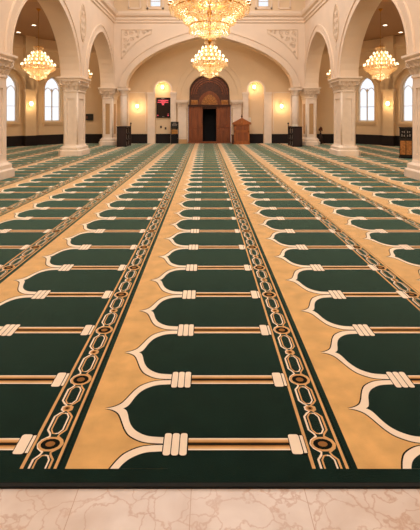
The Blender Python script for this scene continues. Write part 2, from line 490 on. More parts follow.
def volute(mb, c, out, r, w):
    out = Vector(out); side = Vector((-out.y, out.x, 0)); c = Vector(c)
    pts = []
    for k in range(19):
        a = PI*.5-k/18*2*PI*1.4; rr = r*(1-.7*k/18)
        pts.append(c+out*rr*math.cos(a)+Vector((0,0,rr*math.sin(a))))
    mb.tube(pts, [w*(1-.4*k/18) for k in range(19)], 5)
def make_pier():
    e = empty('arcade_pier', (0,0,.012), '', 'column', 'marble piers of the two nave arcades')
    hx, hy = .31, .54; z0 = .46; z1 = 2.66; zt = SPR-.014
    b = MB()
    st = [(.17,0),(.17,.2),(.12,.24),(.12,.34),(.04,.4),(.02,.46)]
    b.rings([chamf(hx+d, hy+d, .12, z) for d, z in st]); b.build('base', M['stone'], e)
    s = MB(); s.rings([chamf(hx-.05, hy-.05, .05, z) for z in (z0, z1)])
    # stiles and rails leave a sunk panel on each face
    for sx in (-1, 1):
        x0, x1 = sorted((sx*(hx-.05), sx*hx))
        for (a, c, d, f) in ((-hy+.06,-.3,z0,z1),(.3,hy-.06,z0,z1),(-.3,.3,2.36,z1),(-.3,.3,z0,.62)): s.box(x0, x1, a, c, d, f)
        y0, y1 = sorted((sx*(hy-.05), sx*hy))
        for (a, c, d, f) in ((-hx+.06,-.125,z0,z1),(.125,hx-.06,z0,z1),(-.125,.125,2.36,z1),(-.125,.125,z0,.62)): s.box(a, c, y0, y1, d, f)
        for sy in (-1, 1):
            s.lathe([(.055,z0),(.055,z1)], 8, (sx*(hx-.06), sy*(hy-.06), 0))
    s.build('shaft', M['stone'], e)
    for sx in (-1, 1):
        p = MB(); y0, y1 = sorted((sx*(hy-.05), sx*(hy-.038))); p.box(-.122, .122, y0, y1, .63, 2.35)
        p.build('panel', M['panel'], e)
        p = MB(); x0, x1 = sorted((sx*(hx-.05), sx*(hx-.038))); p.box(x0, x1, -.297, .297, .63, 2.35)
        p.build('panel', M['panel'], e)
    c = MB()
    c.rings([chamf(hx+d, hy+d, .09, z) for d, z in ((-.01,2.62),(.035,2.64),(.035,2.69),(0,2.72),(.0,2.85),(.05,3.0),(.09,3.07))])
    for sx in (-1, 1):
        for yy in (-.48,-.24,0,.24,.48):
            leaf3d(c, (sx*hx, yy, 2.72), (sx,0,0), .2, .2, 1.1)
        for yy in (-.36,-.12,.12,.36):
            leaf3d(c, (sx*(hx+.01), yy, 2.84), (sx,0,0), .24, .2, 1.3)
        for xx in (-.22,0,.22): leaf3d(c, (xx, sx*hy, 2.72), (0,sx,0), .2, .18, 1.1)
        for xx in (-.11,.11): leaf3d(c, (xx, sx*(hy+.01), 2.84), (0,sx,0), .24, .18, 1.3)
        for sy in (-1, 1):
            d = Vector((sx,sy,0)).normalized()
            leaf3d(c, (sx*(hx-.03), sy*(hy-.03), 2.72), d, .22, .16, 1.2)
            volute(c, (sx*(hx+.04), sy*(hy+.04), 2.99), d, .09, .035)
        volute(c, (0, sx*(hy+.05), 3.0), (1,0,0), .06, .028)
        for yy in (-.2,.2): volute(c, (sx*(hx+.05), yy, 3.0), (0,1 if yy>0 else -1,0), .06, .028)
    c.build('capital', M['stone'], e)
    a = MB()
    a.rings([chamf(hx+d, hy+d, .03, z) for d, z in ((.08,3.06),(.13,3.09),(.13,3.14),(.17,3.17),(.2,3.2),(.2,zt))])
    a.build('abacus', M['stone'], e)
    return e
pier0 = make_pier(); first = True
PL = {(-1,0): 'nearest stone pier cut by the left edge of the photo', (-1,1): 'second stone pier on the left, between the two left arches',
      (-1,2): 'farthest stone pier on the left, with the low bookcase against it',
      (1,0): 'nearest stone pier cut by the right edge of the photo', (1,1): 'second stone pier on the right, between the two right arches',
      (1,2): 'farthest stone pier on the right, with the low bookcase against it'}
for sg in (-1, 1):
    for i, (a, b) in enumerate(PIERS):
        e = pier0 if first else copy_tree(pier0); first = False
        e.location = (sg*(X0+XT)/2, (a+b)/2, .0145); e['label'] = PL[(sg, i)]
        if True:
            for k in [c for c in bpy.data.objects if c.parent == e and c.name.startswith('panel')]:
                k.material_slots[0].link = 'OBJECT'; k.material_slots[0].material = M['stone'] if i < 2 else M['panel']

# ---- outer aisle walls (bent), windows, wainscot
A2 = Vector((10.9, 22.5, 0)); B2 = Vector((8.8, 25.2, 0)); dirv = (B2-A2).normalized(); LEN = (B2-A2).length; EXT = 1.75
for sg, nm in ((-1, 'left'), (1, 'right')):
    A = Vector((sg*10.9, 22.5, 0)); B = Vector((sg*8.8, 25.2, 0)); d = (B-A).normalized()
    o = A-d*EXT
    n_out = Vector((sg*abs(d.y), abs(d.x), 0)).normalized()
    wc = [EXT+.822*LEN, EXT+.10]      # window centres along the wall
    ww = .57
    ops = [(c-ww, c+ww, 1.34, (lambda s, c=c: 3.16+.82*garch(min(1, abs(s-c)/ww), .44))) for c in wc]
    LW = LEN+EXT+.35
    mb = wall_mb(o, d, n_out, LW, 0, ZA, .4, ops, 20)
    # straight wall back towards the entrance and a short end wall
    xo = abs(o.x)
    mb.box(min(sg*xo, sg*(xo+.3)), max(sg*xo, sg*(xo+.3)), -6.2, o.y+.2, 0, ZA)
    struct(mb.build('wall_%s_aisle' % nm, M['plaster_warm']))
    def PO(s, z, dd): q = o+d*s-n_out*dd; return (q.x, q.y, z)
    mb = MB()
    # relieving arches round the windows, springing from pilasters; sill and frame
    for c, hwid in zip(wc, (1.12, .86)):
        pts = arch_pts(c, ww+.02, 3.16, .84, .44, 24, 1.3); band(mb, pts, 0, .1, 0, .05, PO)
        pts = arch_pts(c, hwid, 3.14, hwid*1.35, .35, 24, 3.1); band(mb, pts, 0, .3, 0, .3, PO)
        for dd, z0, z1 in ((.1, 1.22, 1.32), (.06, 1.14, 1.22)):
            pq = [PO(c-ww-.12, z0, 0), PO(c+ww+.12, z0, 0), PO(c+ww+.12, z0, dd), PO(c-ww-.12, z0, dd)]
            mb.rings([pq, [(p[0],p[1],z1) for p in pq]])
    # cornice under the ceiling
    for dd, z0, z1 in ((.1,5.42,5.5),(.16,5.5,5.6)):
        pq = [PO(0,z0,0), PO(LW,z0,0), PO(LW,z0,dd), PO(0,z0,dd)]; mb.rings([pq, [(p[0],p[1],z1) for p in pq]])
        mb.box(min(sg*6.1,sg*8.7), max(sg*6.1,sg*8.7), YB-dd, YB, z0, z1)
    trim(mb, M['plaster_warm'])
    mb = MB()
    s0, s1 = EXT+.27*LEN, EXT+.45*LEN
    for dd, a, b, z0, z1 in ((.32, s0, s1, 0, 3.0), (.37, s0-.05, s1+.05, 3.0, 3.14), (.3, s0+.02, s1-.02, 3.14, ZA)):
        pq = [PO(a,z0,0), PO(b,z0,0), PO(b,z0,dd), PO(a,z0,dd)]; mb.rings([pq, [(p[0],p[1],z1) for p in pq]])
    trim(mb, M['plaster_warm'])
    # wainscot
    mb = MB()
    for (a, b, dd) in ((0, s0-.01, .05), (s0-.03, s1+.03, .36), (s1+.01, LW, .05)):
        for z0, z1, e2 in ((.0,.54,0),(.54,.58,.03),(0,.1,.015)):
            pq = [PO(a,z0,0), PO(b,z0,0), PO(b,z0,dd+e2), PO(a,z0,dd+e2)]; mb.rings([pq, [(p[0],p[1],z1) for p in pq]])
    mb2 = struct(mb.build('baseboard_%s' % nm, M['wains']))
    # windows : two lancets under a pointed head
    for c in wc:
        f = MB()
        def PW(s, z, dd): return PO(s, z, dd-.2)
        pts = arch_pts(c, ww-.06, 3.16, .74, .44, 20, 1.34); band(f, pts, 0, .065, -.03, .03, PW)
        for k in (-1, 1):
            pts = arch_pts(c+k*(ww-.06)/2, (ww-.06)/2-.02, 2.95, .36, .5, 14, 1.34); band(f, pts, 0, .035, -.025, .025, PW)
        for (a, b, z0, z1) in ((c-.03,c+.03,1.34,3.3),(c-ww,c+ww,1.34,1.42),(c-ww,c+ww,2.2,2.23)):
            pq = [PW(a,z0,-.025), PW(b,z0,-.025), PW(b,z0,.025), PW(a,z0,.025)]; f.rings([pq, [(p[0],p[1],z1) for p in pq]])
        w = struct(f.build(window_root(), M['white']))
        g = MB(); pts = arch_pts(c, ww-.02, 3.16, .8, .44, 20, 1.35)
        g.face([PW(s, z, 0) for s, z in pts]); g.build('pane', M['glass'], w)

# wainscot on the sanctuary wall
mb = MB()
for (a, b) in ((-8.8,-3.76),(-3.29,-2.37),(-2.03,-1.93),(1.93,2.03),(2.37,3.29),(3.76,8.8)):
    inn = YB+.22 if abs(a+b)/2 in () or (2.2 < abs(a+b)/2 < 3.3) else YB
    for z0, z1, e in ((0,.54,.05),(.54,.58,.08),(0,.1,.065)): mb.box(a, b, inn-e, inn, z0, z1)
struct(mb.build('baseboard_back', M['wains']))

# ------------------------------------------------------------------ carpet
YF = 1.822; YP = 672/351.5
rowpx = [444, 379.5, 330, 294.5, 267.6, 247.1, 231, 218.3, 208.3, 199.5, 192.4, 186.7, 181.9]
rows = [672/(p-117) for p in rowpx]
q = 1/64.9
while True:
    q += .00110
    y = 672*q
    if y > 25.6: break
    rows.append(y)
rows.append(rows[-1]+.74)
rows.insert(0, rows[0]-.5)
ZT = .012
class Carpet(MB):
    planes = []
    def poly(s, pts, mi, z):
        pts = list(pts)
        for (nx, ny, c) in s.planes:
            out = []
            for i in range(len(pts)):
                a, b = pts[i], pts[(i+1) % len(pts)]
                da, db = nx*a[0]+ny*a[1]-c, nx*b[0]+ny*b[1]-c
                if da >= 0: out.append(a)
                if (da >= 0) != (db >= 0):
                    t = da/(da-db); out.append((a[0]+(b[0]-a[0])*t, a[1]+(b[1]-a[1])*t))
            pts = out
            if len(pts) < 3: return
        s.face([(x, y, z) for x, y in pts], mi)
cp = Carpet()
nA = Vector((-(B2.y-A2.y), -(A2.x-B2.x), 0)).normalized()
base_planes = [(-1, 0, -11.85), (1, 0, -11.85), (0, -1, -25.5)]
offc = .03
for sg in (-1, 1):
    n = Vector((-sg*abs(dirv.y), -abs(dirv.x), 0)); pt = Vector((sg*10.9, 22.5, 0))+n*offc
    base_planes.append((n.x, n.y, n.x*pt.x+n.y*pt.y))
mihrab_cut = None
GREEN, TAN, CREAM, GOLD, BROWN, DARK = range(6)
# pile slab (single green slab: outline clipped by the walls)
cp.planes = base_planes+[(0, 1, YF+.02)]
slab = [(-12, YF), (12, YF), (12, 26), (-12, 26)]
def clip_outline(pts, planes):
    for (nx, ny, c) in planes:
        out = []
        for i in range(len(pts)):
            a, b = pts[i], pts[(i+1) % len(pts)]
            da, db = nx*a[0]+ny*a[1]-c, nx*b[0]+ny*b[1]-c
            if da >= 0: out.append(a)
            if (da >= 0) != (db >= 0):
                t = da/(da-db); out.append((a[0]+(b[0]-a[0])*t, a[1]+(b[1]-a[1])*t))
        pts = out
    return pts
outl = clip_outline(slab, cp.planes)
cp.prism(outl, 'z', 0.0, ZT, GREEN)
cp.planes = base_planes+[(0, 1, YP)]
SK = .0095
def cx(X, Y): return X-SK*Y
def W(off, X, Y): return (cx(X+off+(.008 if X > -.25 else 0), Y), Y)
def catmull(pts, n=4):
    out = []
    for i in range(len(pts)-1):
        p0 = pts[max(i-1,0)]; p1 = pts[i]; p2 = pts[i+1]; p3 = pts[min(i+2,len(pts)-1)]
        for k in range(n):
            t = k/n; r = []
            for a in (0, 1):
                r.append(.5*(2*p1[a]+(p2[a]-p0[a])*t+(2*p0[a]-5*p1[a]+4*p2[a]-p3[a])*t*t+(3*p1[a]-p0[a]-3*p2[a]+p3[a])*t**3))
            out.append(tuple(r))
    out.append(pts[-1]); return out
OUT = catmull([(-.548,.5),(-.508,.476),(-.474,.43),(-.452,.36),(-.4325,.275),(-.410,.185),(-.378,.105),(-.315,.034),(-.25,.012),(-.18,.008)])
INN = catmull([(-.452,.5),(-.432,.468),(-.418,.41),(-.4015,.312),(-.378,.225),(-.345,.160),(-.295,.108),(-.235,.090),(-.18,.088)])
DRK = [(x-.006, max(.0, v-.010)) for x, v in OUT]
def niche(off, y0, p, prof, mi, z, xr=-.18):
    """fill between the profile (mirrored about the niche axis) and x = xr with thin strips"""
    # walk along profile from bar to tip: horizontal slabs at equal v
    m = prof[::-1]
    for (xa, va), (xb, vb) in zip(m, m[1:]):
        if abs(vb-va) < 1e-6: continue
        for f in (lambda v: y0+v*p, lambda v: y0+(1-v)*p):
            cp.poly([W(off, xa, f(va)), W(off, xr, f(va)), W(off, xr, f(vb)), W(off, xb, f(vb))], mi, z)
def rect(off, x0, x1, ya, yb, mi, z):
    cp.poly([W(off,x0,ya), W(off,x1,ya), W(off,x1,yb), W(off,x0,yb)], mi, z)
def stroke(off, pts, w, mi, z, closed=False):
    n = len(pts); L = []; R = []
    for i, p in enumerate(pts):
        a = pts[i-1] if (closed or i) else pts[i]
        b = pts[(i+1) % n] if (closed or i < n-1) else pts[i]
        tx, ty = b[0]-a[0], b[1]-a[1]; l = math.hypot(tx, ty) or 1
        L.append((p[0]-ty/l*w/2, p[1]+tx/l*w/2)); R.append((p[0]+ty/l*w/2, p[1]-tx/l*w/2))
    for i in range(n if closed else n-1):
        j = (i+1) % n
        cp.poly([W(off,*L[i]), W(off,*R[i]), W(off,*R[j]), W(off,*L[j])], mi, z)
def rrect(off, xa, xb, ya, yb, r, mi, z):
    ry = r*(yb-ya)/max(1e-6, (xb-xa))*.5 if False else r
    pts = []
    rx, ry = min(r, (xb-xa)/2), min(r, (yb-ya)/2)
    for (cxx, cyy, a0) in ((xb-rx, yb-ry, 0), (xa+rx, yb-ry, PI/2), (xa+rx, ya+ry, PI), (xb-rx, ya+ry, 3*PI/2)):
        for k in range(4):
            a = a0+PI/2*k/3; pts.append(W(off, cxx+rx*math.cos(a), cyy+ry*math.sin(a)))
    cp.poly(pts, mi, z)
dz = .0002
def zz(k): return ZT+dz*k
UB = -.64
for k in range(-9, 10):
    off = 1.333*k
    boff = off
    if k >= 1: boff = off-.05
    if k >= 2: off -= .05*(k-1); boff = off-.05
    prev_green = (1.333*(k-1) - (.05 if k == 2 else .05*(k-1) if k > 2 else 0)) if k >= 1 else 1.333*(k-1)
    tan0 = UB if k < 2 else (-.64-.05)
    # tan field in front of the niches
    for a, b in zip(rows, rows[1:]): rect(off, tan0, -.2, a, b, TAN, zz(1))
    for i, y0 in enumerate(rows):
        p = (rows[i+1]-y0) if i+1 < len(rows) else .74
        yc = y0
        near = y0 < 9
        if near: niche(off, y0, p, DRK, DARK, zz(2))
        niche(off, y0, p, OUT, CREAM, zz(3)); niche(off, y0, p, INN, GREEN, zz(4))
        # bar between the cushion and the end cap
        pb = p if i == 0 else (p+(y0-rows[i-1]))/2
        B = lambda v0, v1, x0, x1, mi, z: rect(off, x0, x1, yc+v0*pb, yc+v1*pb, mi, z)
        if near:
            B(-.084, .084, -.19, .47, DARK, zz(5)); B(-.075, .075, -.19, .47, GOLD, zz(6))
            B(-.075, -.058, -.19, .47, CREAM, zz(7)); B(.058, .075, -.19, .47, CREAM, zz(7))
        else: B(-.068, .068, -.19, .47, GOLD, zz(6))
        if near:
            B(-.030, .030, -.19, .47, BROWN, zz(7)); B(-.014, .014, -.19, .47, DARK, zz(8))
        else: B(-.022, .022, -.19, .47, BROWN, zz(7))
        ch = .139*pb
        rrect(off, -.217, -.092, yc-ch-.004, yc+ch+.004, .012, DARK, zz(9))
        for j in range(3):
            xa = -.212+j*.0395
            rrect(off, xa, xa+.035, yc-ch, yc+ch, .012, CREAM, zz(10))
        rrect(off, .401, .482, yc-.128*pb, yc+.128*pb, .012, DARK, zz(9))
        rrect(off, .405, .458, yc-.124*pb, yc+.124*pb, .012, CREAM, zz(10))
        rect(off, .463, .478, yc-.11*pb, yc+.11*pb, CREAM, zz(10))
        # chain border
        mx = .5655; ya, yb = y0, y0+p; ym = y0+p/2
        if i < 40:
            hw, sw = .046, .0105
            def strand(sd, mi, z):
                X = lambda q: mx+sd*q
                pts = [(X(.060),ya),(X(.050),ya+.05*p),(X(.020),ya+.10*p),(X(.026),ya+.135*p),(X(hw),ya+.185*p),(X(hw),ya+.375*p),(X(.026),ya+.425*p),
                       (X(.010),ya+.452*p),(X(.027),ym-.022*p),(X(.027),ym+.022*p),(X(.010),ya+.548*p),(X(.026),ya+.575*p),(X(hw),ya+.625*p),(X(hw),ya+.815*p),(X(.026),ya+.865*p),(X(.020),ya+.90*p),(X(.050),yb-.05*p),(X(.060),yb)]
                stroke(boff, pts, sw, mi, z)
            strand(-1, CREAM, zz(6)); strand(1, GOLD, zz(5))
            for (c0, c1) in ((.135,.425),(.575,.865)):
                for sd, mi in ((-1, GOLD), (1, CREAM)):
                    a, b = ya+c0*p, ya+c1*p
                    pts = [(mx, a),(mx+sd*.014,a+.005*p),(mx+sd*.029,a+.055*p),(mx+sd*.029,b-.055*p),(mx+sd*.014,b-.005*p),(mx,b)]
                    stroke(boff, pts, .008, mi, zz(5))
            def oval(cy, rx, ry, mi, z, n=14, e=1.0):
                cp.poly([W(boff, mx+rx*math.copysign(abs(math.cos(2*PI*t/n))**e, math.cos(2*PI*t/n)), cy+ry*p*math.copysign(abs(math.sin(2*PI*t/n))**e, math.sin(2*PI*t/n))) for t in range(n)], mi, z)
            oval(ya, .060, .092, GOLD, zz(7)); oval(ya, .047, .068, DARK, zz(8)); oval(ya, .024, .034, BROWN, zz(9), 10)
            oval(ym, .025, .046, GOLD, zz(7), 12); oval(ym, .016, .029, BROWN, zz(8), 10); oval(ym, .008, .014, DARK, zz(9), 8)
    # straight gold lines of the border
    for a, b in zip(rows, rows[1:]):
        rect(boff, .478, .494, a, b, GOLD, zz(4)); rect(boff, .632, .646, a, b, GOLD, zz(4)); rect(boff, .654, .658, a, b, CREAM if False else DARK, zz(4))
carpet = cp.build('prayer_carpet', [M[k] for k in ('c_green','c_tan','c_cream','c_gold','c_brown','c_dark')])
tag(carpet, 'dark green prayer carpet with tan niches and chain borders covering the hall floor', 'carpet')
b = MB(); b.box(-11.8, 11.8, YF, YF+.028, 0, ZT-.001); b.build('binding', M['c_bind'], carpet)

# ------------------------------------------------------------------ chandeliers
def drop_mesh():
    m = MB(); m.lathe([(.001,0),(.010,-.012),(.006,-.03),(.012,-.04),(.022,-.10),(.001,-.15)], 6, smooth=False); return m.mesh('crystal_drop', M['crystal'])
DROP = drop_mesh()
def arm_mesh(r):
    m = MB(); pts = []
    for k in range(9):
        t = k/8; pts.append((.25*r+(r-.25*r)*t, 0, .02-.09*math.sin(PI*t*1.0)*(1-.3*t)+.06*t))
    m.tube(pts, .011, 5); m.lathe([(.012,.05),(.05,.075),(.055,.085),(.02,.09),(.018,.10)], 8, (r,0,0)); return m.mesh('arm', M['brass'])
def bulb_mesh(r):
    m = MB(); m.lathe([(.016,.095),(.016,.12),(.034,.14),(.040,.17),(.026,.21),(.004,.25)], 8, (r,0,0)); return m.mesh('bulb', M['flame'])
TIERS = [(.93, .0, 22), (.74, .24, 18), (.56, .46, 14), (.38, .68, 10)]
ARMS = [(arm_mesh(r), bulb_mesh(r)) for r, z, n in TIERS]
def link(me, name, parent, loc=(0,0,0), rz=0, sc=None):
    o = bpy.data.objects.new(name, me); C.objects.link(o); o.parent = parent; o.location = loc; o.rotation_euler = (0,0,rz)
    if sc: o.scale = sc
    return o
def make_chandelier():
    e = empty('crystal_chandelier', (0,0,0), '', 'chandelier')
    m = MB(); m.lathe([(.015,-.72),(.03,-.68),(.03,-.2),(.06,-.1),(.03,0),(.05,.3),(.03,.5),(.05,.8),(.025,1.0),(.04,1.25),(.015,1.32)], 10); m.build('stem', M['brass'], e)
    m = MB(); m.lathe([(.003,-.86),(.03,-.82),(.05,-.78),(.02,-.74),(.015,-.7)], 10); m.build('finial', M['brass'], e)
    for r, z, t in ((.80,0,.016),(.62,.28,.012),(.46,.52,.011),(.3,.76,.010),(.17,1.0,.010),(.27,1.2,.014),(.45,-.4,.014)):
        m = MB(); m.ring(r, z, t)
        for k in range(6):
            a = k*PI/3; m.tube([(.03*math.cos(a),.03*math.sin(a),z),(r*math.cos(a),r*math.sin(a),z)], .007, 4)
        m.build('ring', M['brass'], e)
    for (r, z, cnt), (am, bm_) in zip(TIERS, ARMS):
        for i in range(cnt):
            a = link(am, 'arm', e, (0,0,z), 2*PI*(i+.5*(z > .1))/cnt); link(bm_, 'bulb', a)
    n = 0
    for (r, z, cnt, s) in ((.81,-.02,34,1.3),(.46,-.42,22,1.4),(.93,.04,22,1.1),(.28,1.18,10,.9),(.62,.28,12,1.1)):
        for i in range(cnt):
            a = 2*PI*(i+.5)/cnt; link(DROP, 'crystal_drop', e, (r*math.cos(a), r*math.sin(a), z), a, (s,s,s))
    # strings of beads: bowl, lower basket, upper cone; uncountable
    m = MB()
    def strand(p0, p1, sag, n, rad):
        for k in range(n):
            t = (k+.5)/n; p = Vector(p0).lerp(Vector(p1), t)+Vector((0,0,-sag*math.sin(PI*t)))
            r = rad*random.uniform(.8, 1.2); x, y, z = p
            q = [(x+r,y,z),(x,y+r,z),(x-r,y,z),(x,y-r,z)]
            for a in range(4):
                m.face((q[a], q[(a+1)%4], (x,y,z+r*1.3))); m.face((q[a], q[(a+1)%4], (x,y,z-r*1.3)))
    for (r0,z0,r1,z1,cnt,sag,nb,rad) in ((.80,0,.45,-.38,44,.06,8,.026),(.45,-.42,.06,-.72,26,.05,7,.024),(.62,.28,.90,.02,40,.05,7,.026),(.46,.52,.70,.26,34,.05,6,.026),(.3,.76,.54,.5,26,.05,6,.024),(.17,1.0,.36,.74,20,.05,6,.022),(.27,1.18,.17,1.0,16,.0,5,.02),(.68,-.15,.45,-.38,28,.1,6,.024),(.92,.04,.62,-.2,36,.06,6,.026)):
        for i in range(cnt):
            a = 2*PI*i/cnt
            strand((r0*math.cos(a), r0*math.sin(a), z0), (r1*math.cos(a), r1*math.sin(a), z1), sag, nb, rad)
    # hanging fringe between the individual drops
    for (r, z, cnt, ln) in ((.79,-.02,60,.24),(.45,-.42,36,.24),(.93,.02,44,.2),(.64,.26,40,.18),(.48,.5,30,.18),(.32,.74,22,.16),(.18,.98,14,.14),(.62,-.2,40,.18)):
        for i in range(cnt):
            a = 2*PI*i/cnt; strand((r*math.cos(a), r*math.sin(a), z), (r*math.cos(a)*.98, r*math.sin(a)*.98, z-ln*random.uniform(.7,1.1)), 0, 4, .016)
    o = m.build('crystal_strings', M['crystal'], e); o['kind'] = 'stuff'
    return e
def add_chain(e, R, top):
    """chain and ceiling rose; lengths in the chandelier's own scale"""
    z1 = (top-e.location.z)/R
    m = MB(); z = 1.3; k = 0
    while z < z1-.1:
        pts = []
        for i in range(8):
            a = 2*PI*i/8; u, w = .022*math.cos(a), .05*math.sin(a)
            pts.append((u, 0, z+.045+w) if k % 2 else (0, u, z+.045+w))
        m.tube(pts, .008, 4, 0, True); z += .08; k += 1
    m.build('chain', M['brass'], e)
    m = MB(); m.lathe([(.02,z1-.16),(.05,z1-.12),(.13,z1-.04),(.14,z1)], 16); m.build('ceiling_rose', M['brass'], e)
ch0 = make_chandelier()
# (x, y, z of main ring, radius, top, label)
CH = [(0, 9.86, 4.17, 1.0, ZC, 'huge crystal chandelier at the top of the photo, cut by its upper edge', 'nave chandeliers'),
      (0, 20.4, 4.18, .93, ZC, 'smaller looking crystal chandelier hanging below the big one, before the carved doorway', 'nave chandeliers'),
      (-7.1, 17.44, 3.66, .71, ZA, 'gold crystal chandelier framed by the near left arch', 'aisle chandeliers'),
      (7.1, 17.44, 3.66, .71, ZA, 'gold crystal chandelier framed by the near right arch', 'aisle chandeliers'),
      (-7.1, 22.9, 3.85, .71, ZA, 'chandelier mostly hidden behind the second left pier', 'aisle chandeliers'),
      (7.1, 22.9, 3.85, .71, ZA, 'chandelier mostly hidden behind the second right pier', 'aisle chandeliers')]
roots = []
for i, (x, y, z, R, top, lab, grp) in enumerate(CH):
    e = ch0 if i == 0 else copy_tree(ch0)
    e.location = (x, y, z); e.scale = (R, R, R); e['label'] = lab; e['group'] = grp
    e.rotation_euler = (0, 0, .13*i)
    roots.append((e, R, top))
for e, R, top in roots: add_chain(e, R, top)

# ------------------------------------------------------------------ mihrab
e = empty('mihrab', (0, YB+.02, .0), 'carved brown wooden mihrab with round arched top and dark doorway in the far wall', 'mihrab')
def PM(s, z, d): return (s, .22-d, z)
m = MB()   # carved tympanum backing
arcp = [(1.3*math.cos(a), 3.08+1.22*math.sin(a)) for a in [PI*k/30 for k in range(31)]]
m.prism([(1.3,2.3)]+arcp+[(-1.3,2.3)], 'y', .2, .26)
m.build('tympanum', M['wood_dark'], e)
m = MB()
for k in range(1, 4):
    r = 1.2-.13*k
    pts = [(-r*math.cos(a), 3.0+r*.95*math.sin(a)) for a in [PI*j/26 for j in range(27)]]
    band(m, pts, 0, .05, .0, .06, PM)
for k in range(15):
    a = PI*(k+.5)/15; leaf2d(m, 1.02*math.cos(a), 3.0+.98*math.sin(a), .17, .12, a, PM, .06)
    leaf2d(m, .72*math.cos(a), 2.98+.70*math.sin(a), .14, .1, a, PM, .06)
m.build('carved_arch', M['wood'], e)
m = MB()
pts = arch_pts(0, .62, 2.36, .78, .2, 24); band(m, pts, -.12, .02, 0, .10, PM); band(m, pts, .02, .07, 0, .13, PM)
m.build('inner_arch', M['wood'], e)
m = MB()
inn = arch_pts(0, .5, 2.36, .64, .2, 20)
m.prism(inn+[], 'y', .17, .2)
for k in range(7):
    for j in range(3):
        a = PI*(k+.5)/7; r = .14+.13*j; leaf2d(m, r*math.cos(a), 2.38+r*1.15*math.sin(a), .11, .08, a, lambda s,z,d: (s,.17-d,z), .05)
for sg in (-1, 1):
    m.box(min(sg*.72,sg*1.14), max(sg*.72,sg*1.14), .1, .2, 2.36, 2.66)
    for k in range(4): leaf2d(m, sg*(.78+.1*k), 2.39, .24, .1, PI/2, lambda s,z,d: (s,.1-d,z), .05)
m.build('gilded_carving', M['wood_gold'], e)
m = MB(); m.box(-1.3,1.3,.02,.26,2.24,2.33); m.box(-1.3,1.3,-.03,.2,2.33,2.37); m.box(-.45,.45,.1,.24,2.12,2.24); m.build('lintel', M['wood_dark'], e)
for sg, sd in ((-1,'left'),(1,'right')):
    m = MB(); a, b = sorted((sg*.42, sg*1.3))
    m.box(a, b, .1, .16, .05, 2.24)
    for k in range(3):
        xa = a+.04+k*(b-a-.04)/3; xb = xa+(b-a-.04)/3-.07
        for (z0, z1) in ((.2,.85),(.95,2.12)):
            m.box(xa, xb, .06, .1, z0, z1); m.box(xa+.05, xb-.05, .03, .06, z0+.06, z1-.06)
    d = m.build('door', M['wood'], e)
    m = MB(); m.tube([(sg*.5,.1,1.0),(sg*.5,.03,1.0),(sg*.5,.03,1.2),(sg*.5,.1,1.2)], .012, 6); m.build('handle', M['brass'], d)
m = MB(); m.box(-1.32,1.32,-.05,.3,0,.06); m.box(-.5,.5,-.0,.3,.06,.12); m.build('step', M['wood'], e)
m = MB()
for (a,b,c,d) in ((-.6,-.42,.16,1.2),(.42,.6,.16,1.2),(-.6,.6,1.15,1.2)): m.box(a,b,c,d,0.05,2.3)
m.box(-.6,.6,.2,1.2,2.2,2.3); m.box(-.6,.6,.2,1.2,-.01,.05); m.build('recess', M['void'], e)

for sg, sd in ((-1,'left'),(1,'right')):
    e = empty('engaged_column', (sg*1.65, YB-.15, .0145), 'cream square column with a moulded capital %s of the carved mihrab' % sd, 'column')
    m = MB(); m.box(-.26,.26,-.15,.14,.26,2.12); m.box(-.2,.2,-.17,-.15,.4,2.0); m.build('shaft', M['stone'], e)
    m = MB()
    for o, z0, z1 in ((.0,2.1,2.16),(.03,2.16,2.2),(.01,2.2,2.42),(.06,2.42,2.5),(.1,2.5,2.62)): m.box(-.27-o,.27+o,-.16-o,.14,z0,z1)
    for xx in (-.2,-.07,.07,.2): leaf3d(m, (xx,-.17,2.2), (0,-1,0), .22, .13, .8)
    m.build('capital', M['stone'], e)
    m = MB(); m.box(-.3,.3,-.2,.14,0,.2); m.box(-.28,.28,-.18,.14,.2,.26); m.build('base', M['panel'], e)

# ------------------------------------------------------------------ display, switches, furniture by the mihrab
e = tag(bpy.data.objects.new('display_screen', None), 'black wall display with red lettering in the lit niche left of the mihrab', 'screen'); C.objects.link(e)
e.location = (fx(163), YB+.20, 0)
x0, x1 = fx(156.2)-fx(163), fx(170.2)-fx(163); z0, z1 = fz(117.5), fz(97.3)
sc = (YB+.15)/YB
m = MB(); m.box(x0, x1, -.07, .02, z0, z1); m.build('casing', M['black'], e)
m = MB(); m.box(x0+.02, x1-.02, -.075, -.07, z0+.03, z1-.03); scr = m.build('screen', simple('screen_glass', lin(22,10,12), .15, var=.02), e)
m = MB()
def dashes(mb, cxx, z, width, h, gaps, y):
    x = cxx-width/2
    while x < cxx+width/2-.005:
        w = random.uniform(.035, .075); w = min(w, cxx+width/2-x)
        mb.box(x, x+w, y-.003, y, z, z+h); x += w+gaps
zt = z1
dashes(m, .0, zt-.20, .64, .055, .008, -.076); dashes(m, -.02, zt-.31, .66, .055, .01, -.076)
dashes(m, .0, zt-.26, .3, .03, .006, -.076); dashes(m, -.01, zt-.39, .18, .05, .006, -.076); dashes(m, -.01, zt-.46, .13, .05, .006, -.076)
dashes(m, -.33, z0+.11, .06, .06, .006, -.076); dashes(m, .3, z0+.11, .07, .06, .006, -.076); dashes(m, .3, z0+.22, .04, .03, .006, -.076)
m.build('red_lettering', M['red'], scr)
m = MB(); dashes(m, -.02, zt-.09, .18, .04, .01, -.076); dashes(m, -.0, z0+.05, .12, .03, .01, -.076); m.build('white_lettering', M['lettering'], scr)

